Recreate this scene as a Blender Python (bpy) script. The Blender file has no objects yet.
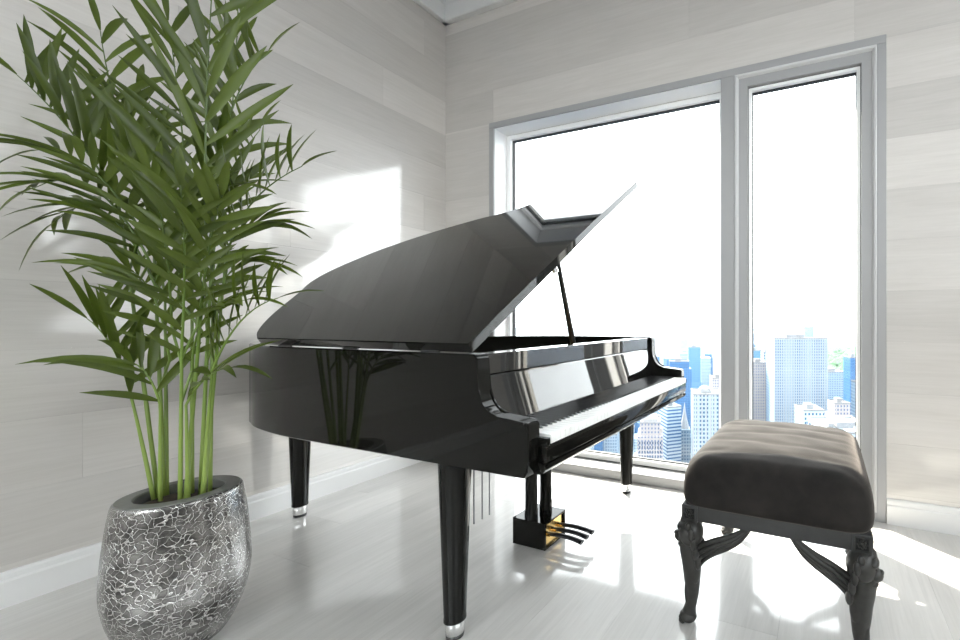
import bpy, bmesh, math, random
from mathutils import Vector, Matrix

random.seed(7)
scene = bpy.context.scene
COL = scene.collection

# ------------------------------------------------------------------ camera
cam_d = bpy.data.cameras.new('camera')
cam_d.sensor_fit = 'HORIZONTAL'
cam_d.sensor_width = 36.0
cam_d.lens = 15.524
cam_d.shift_x = -0.1875
cam_d.clip_start = 0.05
cam_d.clip_end = 20000
cam = bpy.data.objects.new('camera', cam_d)
COL.objects.link(cam)
cam.location = (2.952, -2.567, 1.11)
cam.rotation_euler = (math.radians(90), 0, math.radians(21.611))
scene.camera = cam

# ------------------------------------------------------------------ world, sun, exposure
world = bpy.data.worlds.new('sky')
scene.world = world
world.use_nodes = True
bg = world.node_tree.nodes['Background']
bg.inputs['Color'].default_value = (0.945, 0.975, 1.0, 1)
bg.inputs['Strength'].default_value = 6.5

sun_d = bpy.data.lights.new('sun', 'SUN')
sun_d.energy = 24.0
sun_d.angle = math.radians(0.8)
sun_d.color = (1.0, 0.93, 0.82)
sun = bpy.data.objects.new('sun', sun_d)
COL.objects.link(sun)
SUN_EL = math.radians(38)
sd = Vector((0.818 * math.cos(SUN_EL), -0.575 * math.cos(SUN_EL), -math.sin(SUN_EL)))
sun.rotation_euler = sd.to_track_quat('-Z', 'Y').to_euler()
sun.location = (-20, 14, 30)

vs = scene.view_settings
scene.display_settings.display_device = 'sRGB'
vs.view_transform = 'Standard'
vs.look = 'None'
vs.exposure = 0.28
vs.gamma = 1.0
vs.use_curve_mapping = False
cy = scene.cycles
cy.use_denoising = True
cy.max_bounces = 12
cy.diffuse_bounces = 7
cy.glossy_bounces = 6
cy.transparent_max_bounces = 16
cy.volume_bounces = 1
cy.sample_clamp_indirect = 8.0
cy.caustics_reflective = False
cy.caustics_refractive = False

# ------------------------------------------------------------------ node helpers
def new_mat(name):
    m = bpy.data.materials.new(name)
    m.use_nodes = True
    nt = m.node_tree
    b = nt.nodes['Principled BSDF']
    return m, nt, b

def nd(nt, t, **kw):
    n = nt.nodes.new(t)
    for k, v in kw.items():
        if k in n.inputs.keys():
            n.inputs[k].default_value = v
        else:
            setattr(n, k, v)
    return n

def math_node(nt, op, a, b=None, c=None):
    n = nt.nodes.new('ShaderNodeMath')
    n.operation = op
    for i, v in enumerate((a, b, c)):
        if v is None:
            continue
        if isinstance(v, (int, float)):
            n.inputs[i].default_value = v
        else:
            nt.links.new(v, n.inputs[i])
    return n.outputs[0]

def mix_col(nt, fac, a, b, mode='MIX'):
    n = nt.nodes.new('ShaderNodeMix')
    n.data_type = 'RGBA'
    n.blend_type = mode
    for idx, v in ((0, fac), (6, a), (7, b)):
        if isinstance(v, (int, float)):
            n.inputs[idx].default_value = v
        elif isinstance(v, tuple):
            n.inputs[idx].default_value = v if len(v) == 4 else (*v, 1)
        else:
            nt.links.new(v, n.inputs[idx])
    return n.outputs[2]

def ramp(nt, fac, stops):
    n = nt.nodes.new('ShaderNodeValToRGB')
    cr = n.color_ramp
    while len(cr.elements) > len(stops):
        cr.elements.remove(cr.elements[-1])
    while len(cr.elements) < len(stops):
        cr.elements.new(0.5)
    for e, (p, c) in zip(cr.elements, stops):
        e.position = p
        e.color = c if len(c) == 4 else (*c, 1)
    nt.links.new(fac, n.inputs[0])
    return n.outputs[0]

def simple(name, col, rough=0.5, metal=0.0, coat=0.0, spec=0.5, noise=0.0, nscale=20.0, bump=0.0):
    m, nt, b = new_mat(name)
    b.inputs['Base Color'].default_value = (*col, 1)
    b.inputs['Roughness'].default_value = rough
    b.inputs['Metallic'].default_value = metal
    b.inputs['Coat Weight'].default_value = coat
    b.inputs['Specular IOR Level'].default_value = spec
    if noise > 0 or bump > 0:
        tc = nd(nt, 'ShaderNodeTexCoord')
        nz = nd(nt, 'ShaderNodeTexNoise', Scale=nscale, Detail=4.0)
        nt.links.new(tc.outputs['Object'], nz.inputs['Vector'])
        if noise > 0:
            d = tuple(max(0, c * (1 - noise)) for c in col)
            l = tuple(min(1, c * (1 + noise)) for c in col)
            nt.links.new(ramp(nt, nz.outputs[0], [(0.3, d), (0.7, l)]), b.inputs['Base Color'])
        if bump > 0:
            bp = nd(nt, 'ShaderNodeBump', Strength=bump, Distance=0.002)
            nt.links.new(nz.outputs[0], bp.inputs['Height'])
            nt.links.new(bp.outputs[0], b.inputs['Normal'])
    return m

def board_material(name, axis, dark, light, rough, coat, tone=0.12, bump=0.05):
    """long-grained pale boards; every board takes its own tone and grain offset"""
    m, nt, b = new_mat(name)
    geo = nd(nt, 'ShaderNodeNewGeometry')
    oi = nd(nt, 'ShaderNodeObjectInfo')
    off = nd(nt, 'ShaderNodeVectorMath', operation='SCALE')
    comb = nd(nt, 'ShaderNodeCombineXYZ')
    for i in range(3):
        nt.links.new(oi.outputs['Random'], comb.inputs[i])
    nt.links.new(comb.outputs[0], off.inputs[0])
    off.inputs['Scale'].default_value = 37.0
    add = nd(nt, 'ShaderNodeVectorMath', operation='ADD')
    nt.links.new(geo.outputs['Position'], add.inputs[0])
    nt.links.new(off.outputs[0], add.inputs[1])
    mp = nd(nt, 'ShaderNodeMapping')
    sc = [70.0, 70.0, 70.0]
    sc[axis] = 3.2
    mp.inputs['Scale'].default_value = sc
    nt.links.new(add.outputs[0], mp.inputs['Vector'])
    fine = nd(nt, 'ShaderNodeTexNoise', Scale=1.0, Detail=6.0, Roughness=0.65, Distortion=0.6)
    nt.links.new(mp.outputs[0], fine.inputs['Vector'])
    mp2 = nd(nt, 'ShaderNodeMapping')
    sc2 = [6.0, 6.0, 6.0]
    sc2[axis] = 0.9
    mp2.inputs['Scale'].default_value = sc2
    nt.links.new(add.outputs[0], mp2.inputs['Vector'])
    wide = nd(nt, 'ShaderNodeTexNoise', Scale=1.0, Detail=3.0, Distortion=1.2)
    nt.links.new(mp2.outputs[0], wide.inputs['Vector'])
    s = math_node(nt, 'ADD', math_node(nt, 'MULTIPLY', fine.outputs[0], 0.6), math_node(nt, 'MULTIPLY', wide.outputs[0], 0.4))
    col = ramp(nt, s, [(0.28, dark), (0.72, light)])
    tn = math_node(nt, 'ADD', math_node(nt, 'MULTIPLY', oi.outputs['Random'], 2 * tone), 1 - tone)
    tc = nd(nt, 'ShaderNodeCombineXYZ')
    for i in range(3):
        nt.links.new(tn, tc.inputs[i])
    nt.links.new(mix_col(nt, 1.0, col, tc.outputs[0], 'MULTIPLY'), b.inputs['Base Color'])
    nt.links.new(math_node(nt, 'ADD', math_node(nt, 'MULTIPLY', fine.outputs[0], 0.10), rough + 0.27), b.inputs['Roughness'])
    b.inputs['Specular IOR Level'].default_value = 1.0
    b.inputs['Coat Weight'].default_value = coat
    b.inputs['Coat Roughness'].default_value = rough * 0.5
    b.inputs['Coat IOR'].default_value = 1.85
    bp = nd(nt, 'ShaderNodeBump', Strength=bump, Distance=0.001)
    nt.links.new(fine.outputs[0], bp.inputs['Height'])
    nt.links.new(bp.outputs[0], b.inputs['Normal'])
    return m

M = {}
WD, WL = (0.490, 0.460, 0.430), (0.600, 0.570, 0.540)
M['board_y'] = board_material('pale_wall_board_y', 1, WD, WL, 0.20, 1.0)
M['board_x'] = board_material('pale_wall_board_x', 0, WD, WL, 0.20, 1.0)
M['floor'] = board_material('pale_floor_board', 1, (0.50, 0.485, 0.465), (0.67, 0.65, 0.625), 0.20, 1.0, tone=0.05)
M['joint'] = simple('board_joint', (0.52, 0.50, 0.47), 0.7)
M['white'] = simple('white_paint', (0.74, 0.74, 0.735), 0.5)
M['ceiling'] = simple('ceiling_paint', (0.90, 0.90, 0.89), 0.8)
M['baseboard'] = simple('baseboard_paint', (0.74, 0.735, 0.73), 0.32)
M['frame'] = simple('window_frame_grey', (0.33, 0.33, 0.333), 0.4)
M['strip'] = simple('window_white_strip', (0.86, 0.86, 0.86), 0.35)
M['bead'] = simple('window_bead_highlight', (0.52, 0.52, 0.525), 0.35)  # paler than the frame: highlight of the rounded bead put into its colour
M['gasket'] = simple('rubber_gasket', (0.015, 0.015, 0.016), 0.6)
M['lacquer'] = simple('black_lacquer', (0.007, 0.007, 0.006), 0.035, spec=0.19)
M['polish'] = simple('deep_polished_black', (0.008, 0.008, 0.008), 0.03, spec=0.3, coat=1.0)
M['polish'].node_tree.nodes['Principled BSDF'].inputs['Coat IOR'].default_value = 1.55
M['satin_black'] = simple('satin_black', (0.012, 0.012, 0.014), 0.28)
M['ivory'] = simple('white_key', (0.90, 0.90, 0.89), 0.25)
M['ebony'] = simple('black_key', (0.012, 0.012, 0.013), 0.22)
M['brass'] = simple('brass', (0.72, 0.50, 0.20), 0.25, metal=1.0)
M['chrome'] = simple('chrome', (0.80, 0.80, 0.80), 0.18, metal=1.0)
M['rod'] = simple('grey_steel', (0.22, 0.22, 0.23), 0.35, metal=0.7)
M['plate'] = simple('bronze_plate', (0.36, 0.26, 0.12), 0.4, metal=0.8)
M['recess_shade'] = simple('recess_shade_black', (0.006, 0.006, 0.006), 0.9)  # black standing in for shade in the rail gap and rosette recesses
M['soundboard'] = simple('spruce', (0.35, 0.22, 0.10), 0.5, noise=0.15)
M['carved'] = simple('dark_carved_wood', (0.021, 0.020, 0.018), 0.42, noise=0.35, nscale=40, bump=0.25)
M['apron'] = simple('dark_painted_wood', (0.030, 0.030, 0.030), 0.45, noise=0.12, nscale=25)
M['soil'] = simple('potting_soil', (0.035, 0.022, 0.014), 0.95, noise=0.5, nscale=60, bump=0.8)

# glass: clear pane with real surface reflection
def glass_mat():
    m = bpy.data.materials.new('window_glass')
    m.use_nodes = True
    nt = m.node_tree
    nt.nodes.clear()
    out = nd(nt, 'ShaderNodeOutputMaterial')
    tr = nd(nt, 'ShaderNodeBsdfTransparent')
    tr.inputs[0].default_value = (0.97, 0.985, 0.98, 1)
    gl = nd(nt, 'ShaderNodeBsdfGlossy')
    gl.inputs['Roughness'].default_value = 0.0
    geo = nd(nt, 'ShaderNodeNewGeometry')
    dt = nd(nt, 'ShaderNodeVectorMath', operation='DOT_PRODUCT')
    nt.links.new(geo.outputs['Incoming'], dt.inputs[0])
    nt.links.new(geo.outputs['Normal'], dt.inputs[1])
    c1 = math_node(nt, 'SUBTRACT', 1.0, math_node(nt, 'ABSOLUTE', dt.outputs['Value']))
    sch = math_node(nt, 'ADD', math_node(nt, 'MULTIPLY', math_node(nt, 'POWER', c1, 5.0), 0.96), 0.035)
    mx = nd(nt, 'ShaderNodeMixShader')
    nt.links.new(sch, mx.inputs[0])
    nt.links.new(tr.outputs[0], mx.inputs[1])
    nt.links.new(gl.outputs[0], mx.inputs[2])
    nt.links.new(mx.outputs[0], out.inputs[0])
    return m
M['glass'] = glass_mat()

# velvet
m, nt, b = new_mat('grey_brown_velvet')
tc = nd(nt, 'ShaderNodeTexCoord')
nz = nd(nt, 'ShaderNodeTexNoise', Scale=7.0, Detail=5.0, Roughness=0.6)
nt.links.new(tc.outputs['Object'], nz.inputs['Vector'])
nt.links.new(ramp(nt, nz.outputs[0], [(0.3, (0.009, 0.0085, 0.008)), (0.7, (0.026, 0.023, 0.021))]), b.inputs['Base Color'])
b.inputs['Roughness'].default_value = 0.85
b.inputs['Specular IOR Level'].default_value = 0.15
b.inputs['Sheen Weight'].default_value = 0.21
b.inputs['Sheen Roughness'].default_value = 0.35
b.inputs['Sheen Tint'].default_value = (0.86, 0.76, 0.70, 1)
nz2 = nd(nt, 'ShaderNodeTexNoise', Scale=420.0, Detail=2.0)
nt.links.new(tc.outputs['Object'], nz2.inputs['Vector'])
bp = nd(nt, 'ShaderNodeBump', Strength=0.25, Distance=0.001)
nt.links.new(nz2.outputs[0], bp.inputs['Height'])
nt.links.new(bp.outputs[0], b.inputs['Normal'])
M['velvet'] = m

# hammered silver with a wandering embossed line pattern
m, nt, b = new_mat('embossed_silver')
tc = nd(nt, 'ShaderNodeTexCoord')
wn = nd(nt, 'ShaderNodeTexNoise', Scale=42.0, Detail=0.0)
nt.links.new(tc.outputs['Object'], wn.inputs['Vector'])
sub = nd(nt, 'ShaderNodeVectorMath', operation='SUBTRACT')
nt.links.new(wn.outputs['Color'], sub.inputs[0])
sub.inputs[1].default_value = (0.5, 0.5, 0.5)
scl = nd(nt, 'ShaderNodeVectorMath', operation='SCALE')
nt.links.new(sub.outputs[0], scl.inputs[0])
scl.inputs['Scale'].default_value = 0.026
ad = nd(nt, 'ShaderNodeVectorMath', operation='ADD')
nt.links.new(tc.outputs['Object'], ad.inputs[0])
nt.links.new(scl.outputs[0], ad.inputs[1])
vo = nd(nt, 'ShaderNodeTexVoronoi', Scale=50.0)
vo.feature = 'DISTANCE_TO_EDGE'
nt.links.new(ad.outputs[0], vo.inputs['Vector'])
line = ramp(nt, vo.outputs['Distance'], [(0.022, (1, 1, 1)), (0.055, (0, 0, 0))])
groove = ramp(nt, vo.outputs['Distance'], [(0.04, (0, 0, 0)), (0.085, (1, 1, 1)), (0.20, (0, 0, 0))])
blot = nd(nt, 'ShaderNodeTexNoise', Scale=9.0, Detail=5.0, Roughness=0.65)
nt.links.new(tc.outputs['Object'], blot.inputs['Vector'])
basec = ramp(nt, blot.outputs[0], [(0.36, (0.10, 0.098, 0.094)), (0.64, (0.45, 0.44, 0.43))])
c1 = mix_col(nt, math_node(nt, 'MULTIPLY', groove, 0.55), basec, (0.07, 0.067, 0.065))
c2 = mix_col(nt, math_node(nt, 'MULTIPLY', line, 0.75), c1, (0.80, 0.79, 0.77))
nt.links.new(c2, b.inputs['Base Color'])
b.inputs['Metallic'].default_value = 0.9
b.inputs['Roughness'].default_value = 0.25
bp = nd(nt, 'ShaderNodeBump', Strength=0.6, Distance=0.002)
nt.links.new(line, bp.inputs['Height'])
nt.links.new(bp.outputs[0], b.inputs['Normal'])
M['silver'] = m
M['silver_rim'] = simple('dull_silver_rim', (0.21, 0.21, 0.20), 0.45, metal=0.5, noise=0.15, nscale=15)

# palm
def leaf_mat(name, dark, light, trans):
    m, nt, b = new_mat(name)
    oi = nd(nt, 'ShaderNodeObjectInfo')
    tc = nd(nt, 'ShaderNodeTexCoord')
    nz = nd(nt, 'ShaderNodeTexNoise', Scale=5.0, Detail=3.0)
    nt.links.new(tc.outputs['Object'], nz.inputs['Vector'])
    f = math_node(nt, 'ADD', math_node(nt, 'MULTIPLY', oi.outputs['Random'], 0.6), math_node(nt, 'MULTIPLY', nz.outputs[0], 0.4))
    col = ramp(nt, f, [(0.15, dark), (0.85, light)])
    nt.links.new(col, b.inputs['Base Color'])
    b.inputs['Roughness'].default_value = 0.38
    b.inputs['Specular IOR Level'].default_value = 0.4
    if trans > 0:
        tr = nd(nt, 'ShaderNodeBsdfTranslucent')
        tr.inputs[0].default_value = (0.16, 0.24, 0.03, 1)
        mx = nd(nt, 'ShaderNodeMixShader')
        mx.inputs[0].default_value = trans
        nt.links.new(b.outputs[0], mx.inputs[1])
        nt.links.new(tr.outputs[0], mx.inputs[2])
        nt.links.new(mx.outputs[0], nt.nodes['Material Output'].inputs[0])
    return m
M['leaf'] = leaf_mat('palm_leaflet', (0.030, 0.046, 0.005), (0.090, 0.125, 0.018), 0.22)
m, nt, b = new_mat('palm_stem')
geo = nd(nt, 'ShaderNodeNewGeometry')
sx = nd(nt, 'ShaderNodeSeparateXYZ')
nt.links.new(geo.outputs['Position'], sx.inputs[0])
hgt = math_node(nt, 'MULTIPLY', math_node(nt, 'SUBTRACT', sx.outputs[2], 0.5), 1.0)
nt.links.new(ramp(nt, hgt, [(0.0, (0.27, 0.36, 0.085)), (0.5, (0.14, 0.22, 0.035)), (0.95, (0.065, 0.11, 0.015))]), b.inputs['Base Color'])
b.inputs['Roughness'].default_value = 0.4
M['stem'] = m

# ------------------------------------------------------------------ mesh helpers
def link(o, parent=None):
    COL.objects.link(o)
    if parent is not None:
        o.parent = parent
    return o

def mesh_obj(name, verts, faces, mat, parent=None, smooth=False):
    me = bpy.data.meshes.new(name)
    me.from_pydata([tuple(v) for v in verts], [], faces)
    me.materials.append(mat)
    if smooth:
        for p in me.polygons:
            p.use_smooth = True
    me.update()
    return link(bpy.data.objects.new(name, me), parent)

def bm_obj(name, bm, mat, parent=None, smooth=False, angle=None):
    bmesh.ops.recalc_face_normals(bm, faces=bm.faces)
    me = bpy.data.meshes.new(name)
    bm.to_mesh(me)
    bm.free()
    me.materials.append(mat)
    if smooth:
        for p in me.polygons:
            p.use_smooth = True
        if angle is not None:
            me.set_sharp_from_angle(angle=math.radians(angle))
    return link(bpy.data.objects.new(name, me), parent)

def add_box(bm, x0, x1, y0, y1, z0, z1, bevel=0.0, seg=2):
    vs_ = [bm.verts.new((x, y, z)) for x in (x0, x1) for y in (y0, y1) for z in (z0, z1)]
    idx = [(0, 1, 3, 2), (4, 6, 7, 5), (0, 4, 5, 1), (2, 3, 7, 6), (0, 2, 6, 4), (1, 5, 7, 3)]
    fs = [bm.faces.new([vs_[i] for i in f]) for f in idx]
    if bevel > 0:
        es = list({e for f in fs for e in f.edges})
        bmesh.ops.bevel(bm, geom=es, offset=bevel, segments=seg, affect='EDGES', profile=0.5)

def box(name, x0, x1, y0, y1, z0, z1, mat, parent=None, bevel=0.0, seg=2):
    bm = bmesh.new()
    add_box(bm, x0, x1, y0, y1, z0, z1, bevel, seg)
    return bm_obj(name, bm, mat, parent, smooth=bevel > 0, angle=40)

def add_prism(bm, pts, axis, a0, a1, bevel=0.0):
    """extrude a 2-D outline along an axis: axis 0 -> pts are (y,z), 1 -> (x,z), 2 -> (x,y)"""
    def v3(p, a):
        if axis == 0:
            return (a, p[0], p[1])
        if axis == 1:
            return (p[0], a, p[1])
        return (p[0], p[1], a)
    A = [bm.verts.new(v3(p, a0)) for p in pts]
    B = [bm.verts.new(v3(p, a1)) for p in pts]
    n = len(pts)
    fa = bm.faces.new(A)
    fb = bm.faces.new(B[::-1])
    for i in range(n):
        bm.faces.new((A[i], B[i], B[(i + 1) % n], A[(i + 1) % n]))
    if bevel > 0:
        es = list(set(fa.edges) | set(fb.edges))
        bmesh.ops.bevel(bm, geom=es, offset=bevel, segments=2, affect='EDGES', profile=0.5)

def add_tube(bm, pts, radii, seg=10, caps=True, squash=None):
    pts = [Vector(p) for p in pts]
    rings = []
    up = Vector((0, 0, 1))
    prev = None
    for i, p in enumerate(pts):
        t = (pts[min(i + 1, len(pts) - 1)] - pts[max(i - 1, 0)]).normalized()
        if prev is None:
            ref = up if abs(t.dot(up)) < 0.9 else Vector((1, 0, 0))
            a = t.cross(ref).normalized()
        else:
            a = (prev - t * prev.dot(t)).normalized()
        prev = a
        bb = t.cross(a).normalized()
        r = radii[i] if isinstance(radii, (list, tuple)) else radii
        ra, rb = (r if isinstance(r, tuple) else (r, r))
        rings.append([bm.verts.new(p + a * (ra * math.cos(2 * math.pi * k / seg)) + bb * (rb * math.sin(2 * math.pi * k / seg))) for k in range(seg)])
    for i in range(len(rings) - 1):
        for k in range(seg):
            bm.faces.new((rings[i][k], rings[i][(k + 1) % seg], rings[i + 1][(k + 1) % seg], rings[i + 1][k]))
    if caps:
        bm.faces.new(rings[0][::-1])
        bm.faces.new(rings[-1])

def add_lathe(bm, cx, cyy, prof, seg=32, caps=True):
    rings = []
    for r, z in prof:
        rings.append([bm.verts.new((cx + r * math.cos(2 * math.pi * k / seg), cyy + r * math.sin(2 * math.pi * k / seg), z)) for k in range(seg)])
    for i in range(len(rings) - 1):
        for k in range(seg):
            bm.faces.new((rings[i][k], rings[i][(k + 1) % seg], rings[i + 1][(k + 1) % seg], rings[i + 1][k]))
    if caps:
        bm.faces.new(rings[0][::-1])
        bm.faces.new(rings[-1])

def add_ellipsoid(bm, c, r, rot=None, u=12, v=8):
    mt = Matrix.Translation(c)
    if rot is not None:
        mt = mt @ rot.to_4x4()
    mt = mt @ Matrix.Diagonal((r[0], r[1], r[2], 1))
    bmesh.ops.create_uvsphere(bm, u_segments=u, v_segments=v, radius=1.0, matrix=mt)

def catmull(pts, n=6, closed=False):
    out = []
    P = [Vector(p) for p in pts]
    L = len(P)
    rng = L if closed else L - 1
    for i in range(rng):
        if closed:
            p0, p1, p2, p3 = P[(i - 1) % L], P[i], P[(i + 1) % L], P[(i + 2) % L]
        else:
            p0, p1, p2, p3 = P[max(i - 1, 0)], P[i], P[i + 1], P[min(i + 2, L - 1)]
        for k in range(n):
            t = k / n
            out.append(0.5 * ((2 * p1) + (p2 - p0) * t + (2 * p0 - 5 * p1 + 4 * p2 - p3) * t * t + (3 * p1 - p0 - 3 * p2 + p3) * t ** 3))
    if not closed:
        out.append(P[-1])
    return out

def thing(name, label, cat, loc=(0, 0, 0), group=None):
    o = bpy.data.objects.new(name, None)
    o.empty_display_size = 0.1
    o.location = loc
    link(o)
    o['label'] = label
    o['category'] = cat
    if group:
        o['group'] = group
    return o

def tag(o, label, cat, group=None):
    o['label'] = label
    o['category'] = cat
    if group:
        o['group'] = group
    return o

def structure(o, label=None):
    o['kind'] = 'structure'
    if label:
        o['label'] = label
    return o

def adopt(root):
    """parts are built in world coordinates; keep them there under a moved root"""
    inv = Matrix.Translation(root.location).inverted()
    for c in root.children:
        c.matrix_parent_inverse = inv

# ------------------------------------------------------------------ the room
RX, RY, RZ = 6.0, -6.0, 3.80
OX0, OX1, OZ1 = 0.479, 3.269, 2.672          # window opening in the far wall
BP = 0.012                                  # board thickness
PITCH, Z0 = 0.2776, 0.436 - 2 * 0.2776

def wall_rows():
    rows = []
    k = 0
    while True:
        a = Z0 + k * PITCH
        b_ = a + PITCH
        k += 1
        if b_ <= 0.0:
            continue
        if a >= 3.70:
            break
        rows.append((max(a, 0.0), min(b_, 3.72)))
    return rows

G = 0.0003
board_count = [0]
def board_run(make, lo, hi, z0, z1, length, rnd, holes=()):
    """lay boards end to end between lo and hi; cut around holes (lo,hi,z0,z1)"""
    cuts = [(lo, hi)]
    for (h0, h1, hz0, hz1) in holes:
        if z1 <= hz0 + 1e-4 or z0 >= hz1 - 1e-4:
            continue
        nxt = []
        for (s0, s1) in cuts:
            if h1 <= s0 or h0 >= s1:
                nxt.append((s0, s1))
                continue
            if s0 < h0:
                nxt.append((s0, h0))
            if s1 > h1:
                nxt.append((h1, s1))
        cuts = nxt
    for (s0, s1) in cuts:
        p = s0 - rnd.uniform(0.1, 0.9) * length
        while p < s1:
            q = p + length
            c0, c1 = max(p, s0), min(q, s1)
            if c1 - c0 > 0.02:
                make(c0 + G, c1 - G, z0 + G, z1 - G)
            p = q

def split_rows(rows, zs):
    out = []
    for a, b_ in rows:
        pts = [a] + sorted(z for z in zs if a + 0.004 < z < b_ - 0.004) + [b_]
        out += list(zip(pts[:-1], pts[1:]))
    return out

rnd = random.Random(3)
ROWS = wall_rows()
# left wall (with the long side facing the room at x = 0)
wl = structure(box('wall_left', -0.25, -BP, RY, 0.4, -0.02, RZ, M['joint']), 'left wall clad in pale grey-beige long boards')
for a, b_ in ROWS:
    board_run(lambda p, q, z0, z1: box('plank', -BP, 0.0, p, q, z0, z1, M['board_y'], wl), RY, 0.0, a, b_, 2.6, rnd)
# far wall with the window opening
bm = bmesh.new()
add_box(bm, -0.25, OX0, BP, 0.30, -0.02, RZ)
add_box(bm, OX1, RX + 0.25, BP, 0.30, -0.02, RZ)
add_box(bm, OX0, OX1, BP, 0.30, OZ1, RZ)
wf = structure(bm_obj('wall_window', bm, M['joint']), 'window wall clad in pale grey-beige long boards')
for a, b_ in split_rows(ROWS, [OZ1]):
    board_run(lambda p, q, z0, z1: box('plank', p, q, 0.0, BP, z0, z1, M['board_x'], wf), 0.0, RX, a, b_, 2.6, rnd, [(OX0, OX1, 0.0, OZ1)])
# right wall and back wall, each with an added high window to light the room
RW = (-5.7, -0.3, 1.90, 3.66)
BW = (0.15, 3.95, 1.50, 3.66)
bm = bmesh.new()
add_box(bm, RX + BP, RX + 0.25, RY, RW[0], -0.02, RZ)
add_box(bm, RX + BP, RX + 0.25, RW[1], 0.3, -0.02, RZ)
add_box(bm, RX + BP, RX + 0.25, RW[0], RW[1], -0.02, RW[2])
add_box(bm, RX + BP, RX + 0.25, RW[0], RW[1], RW[3], RZ)
wr = structure(bm_obj('wall_right', bm, M['joint']), 'right wall clad in pale grey-beige long boards')
for a, b_ in split_rows(ROWS, [RW[2], RW[3]]):
    board_run(lambda p, q, z0, z1: box('plank', RX, RX + BP, p, q, z0, z1, M['board_y'], wr), RY, 0.0, a, b_, 2.6, rnd, [RW])
bm = bmesh.new()
add_box(bm, -0.25, BW[0], RY - 0.25, RY - BP, -0.02, RZ)
add_box(bm, BW[1], RX + 0.25, RY - 0.25, RY - BP, -0.02, RZ)
add_box(bm, BW[0], BW[1], RY - 0.25, RY - BP, -0.02, BW[2])
add_box(bm, BW[0], BW[1], RY - 0.25, RY - BP, BW[3], RZ)
wb = structure(bm_obj('wall_back', bm, M['joint']), 'back wall clad in pale grey-beige long boards')
for a, b_ in split_rows(ROWS, [BW[2], BW[3]]):
    board_run(lambda p, q, z0, z1: box('plank', p, q, RY - BP, RY, z0, z1, M['board_x'], wb), 0.0, RX, a, b_, 2.6, rnd, [BW])

# floor boards run towards the window
fl = structure(box('floor', -0.25, RX + 0.25, RY - 0.25, 0.30, -0.25, -0.012, M['joint']), 'glossy pale grey wood board floor')
x = -0.05
while x < RX:
    x1 = min(x + 0.285, RX)
    board_run(lambda p, q, a, b_: box('floor_plank', a, b_, p, q, -0.012, 0.0, M['floor'], fl), RY, 0.0, max(x, 0.0), x1, 1.9, rnd)
    x = x1
structure(box('ceiling', -0.25, RX + 0.25, RY - 0.25, 0.30, RZ, RZ + 0.1, M['ceiling']), 'plain white ceiling')

# cornice: stepped profile along each wall
CP = [(0, 3.577), (0.040, 3.577), (0.046, 3.583), (0.046, 3.640), (0.040, 3.646), (0.022, 3.648), (0.022, 3.725), (0.05, 3.745), (0.09, 3.765), (0.09, RZ), (0, RZ)]
def run_profile(name, prof, mat, label, ends):
    wall, lo, hi = ends
    bm = bmesh.new()
    if wall == 'left':
        add_prism(bm, [(o, z) for o, z in prof], 1, lo, hi)
    elif wall == 'window':
        add_prism(bm, [(-o, z) for o, z in prof], 0, lo, hi)
    elif wall == 'right':
        add_prism(bm, [(RX - o, z) for o, z in prof], 1, lo, hi)
    else:
        add_prism(bm, [(RY + o, z) for o, z in prof], 0, lo, hi)
    return structure(bm_obj(name, bm, mat), label)
run_profile('trim_1', CP, M['white'], 'white stepped cornice over the left wall', ('left', RY, 0.0))
run_profile('trim_2', CP, M['white'], 'white stepped cornice over the window wall', ('window', 0.0, RX))
CS = [(0, 3.70), (0.03, 3.70), (0.05, 3.745), (0.09, 3.765), (0.09, RZ), (0, RZ)]
run_profile('trim_3', CS, M['white'], 'narrow white cornice over the right wall', ('right', RY, 0.0))
run_profile('trim_4', CS, M['white'], 'narrow white cornice over the back wall', ('back', 0.0, RX))
BB = [(0, 0), (0.020, 0), (0.020, 0.098), (0.017, 0.103), (0.014, 0.106), (0.014, 0.126), (0.010, 0.134), (0, 0.136)]
run_profile('baseboard_left', BB, M['baseboard'], 'pale skirting board along the left wall', ('left', RY, 0.0))
run_profile('baseboard_window', BB, M['baseboard'], 'pale skirting board right of the big window', ('window', OX1 + 0.001, RX))
run_profile('baseboard_corner', BB, M['baseboard'], 'pale skirting board left of the big window', ('window', 0.0, OX0 - 0.001))
run_profile('baseboard_right', BB, M['baseboard'], 'pale skirting board along the right wall', ('right', RY, 0.0))
run_profile('baseboard_back', BB, M['baseboard'], 'pale skirting board along the back wall', ('back', 0.0, RX))

# ------------------------------------------------------------------ the big window
w1 = bpy.data.objects.new('window_1', None)
link(w1)
structure(w1, 'grey-framed floor-length window, wide fixed pane and narrow sash, overlooking a city')
FW = 0.046
MX0, MX1 = 2.350, 2.437
yf = -0.012                                   # frame face stands a little proud of the boards
YG = 0.165                                    # fixed glass plane
bm = bmesh.new(); add_box(bm, OX0, OX0 + FW, yf, YG - 0.02, 0.0, OZ1 - FW, 0.003); bm_obj('frame_stile', bm, M['frame'], w1)
bm = bmesh.new(); add_box(bm, OX1 - FW, OX1, yf, 0.20, 0.0, OZ1 - FW, 0.003); bm_obj('frame_stile', bm, M['frame'], w1)
bm = bmesh.new(); add_box(bm, OX0, OX1, yf, 0.20, OZ1 - FW, OZ1, 0.003); bm_obj('frame_head', bm, M['frame'], w1)
bm = bmesh.new(); add_box(bm, MX0, MX1, yf, 0.20, 0.0, OZ1 - FW, 0.003); bm_obj('mullion', bm, M['frame'], w1)
# sill of the fixed part
box('sill', OX0 + FW, MX0, yf, 0.20, 0.0, 0.066, M['frame'], w1, 0.003)
box('sash_threshold', MX1, OX1 - FW, yf, 0.20, 0.0, 0.050, M['frame'], w1, 0.003)

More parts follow.
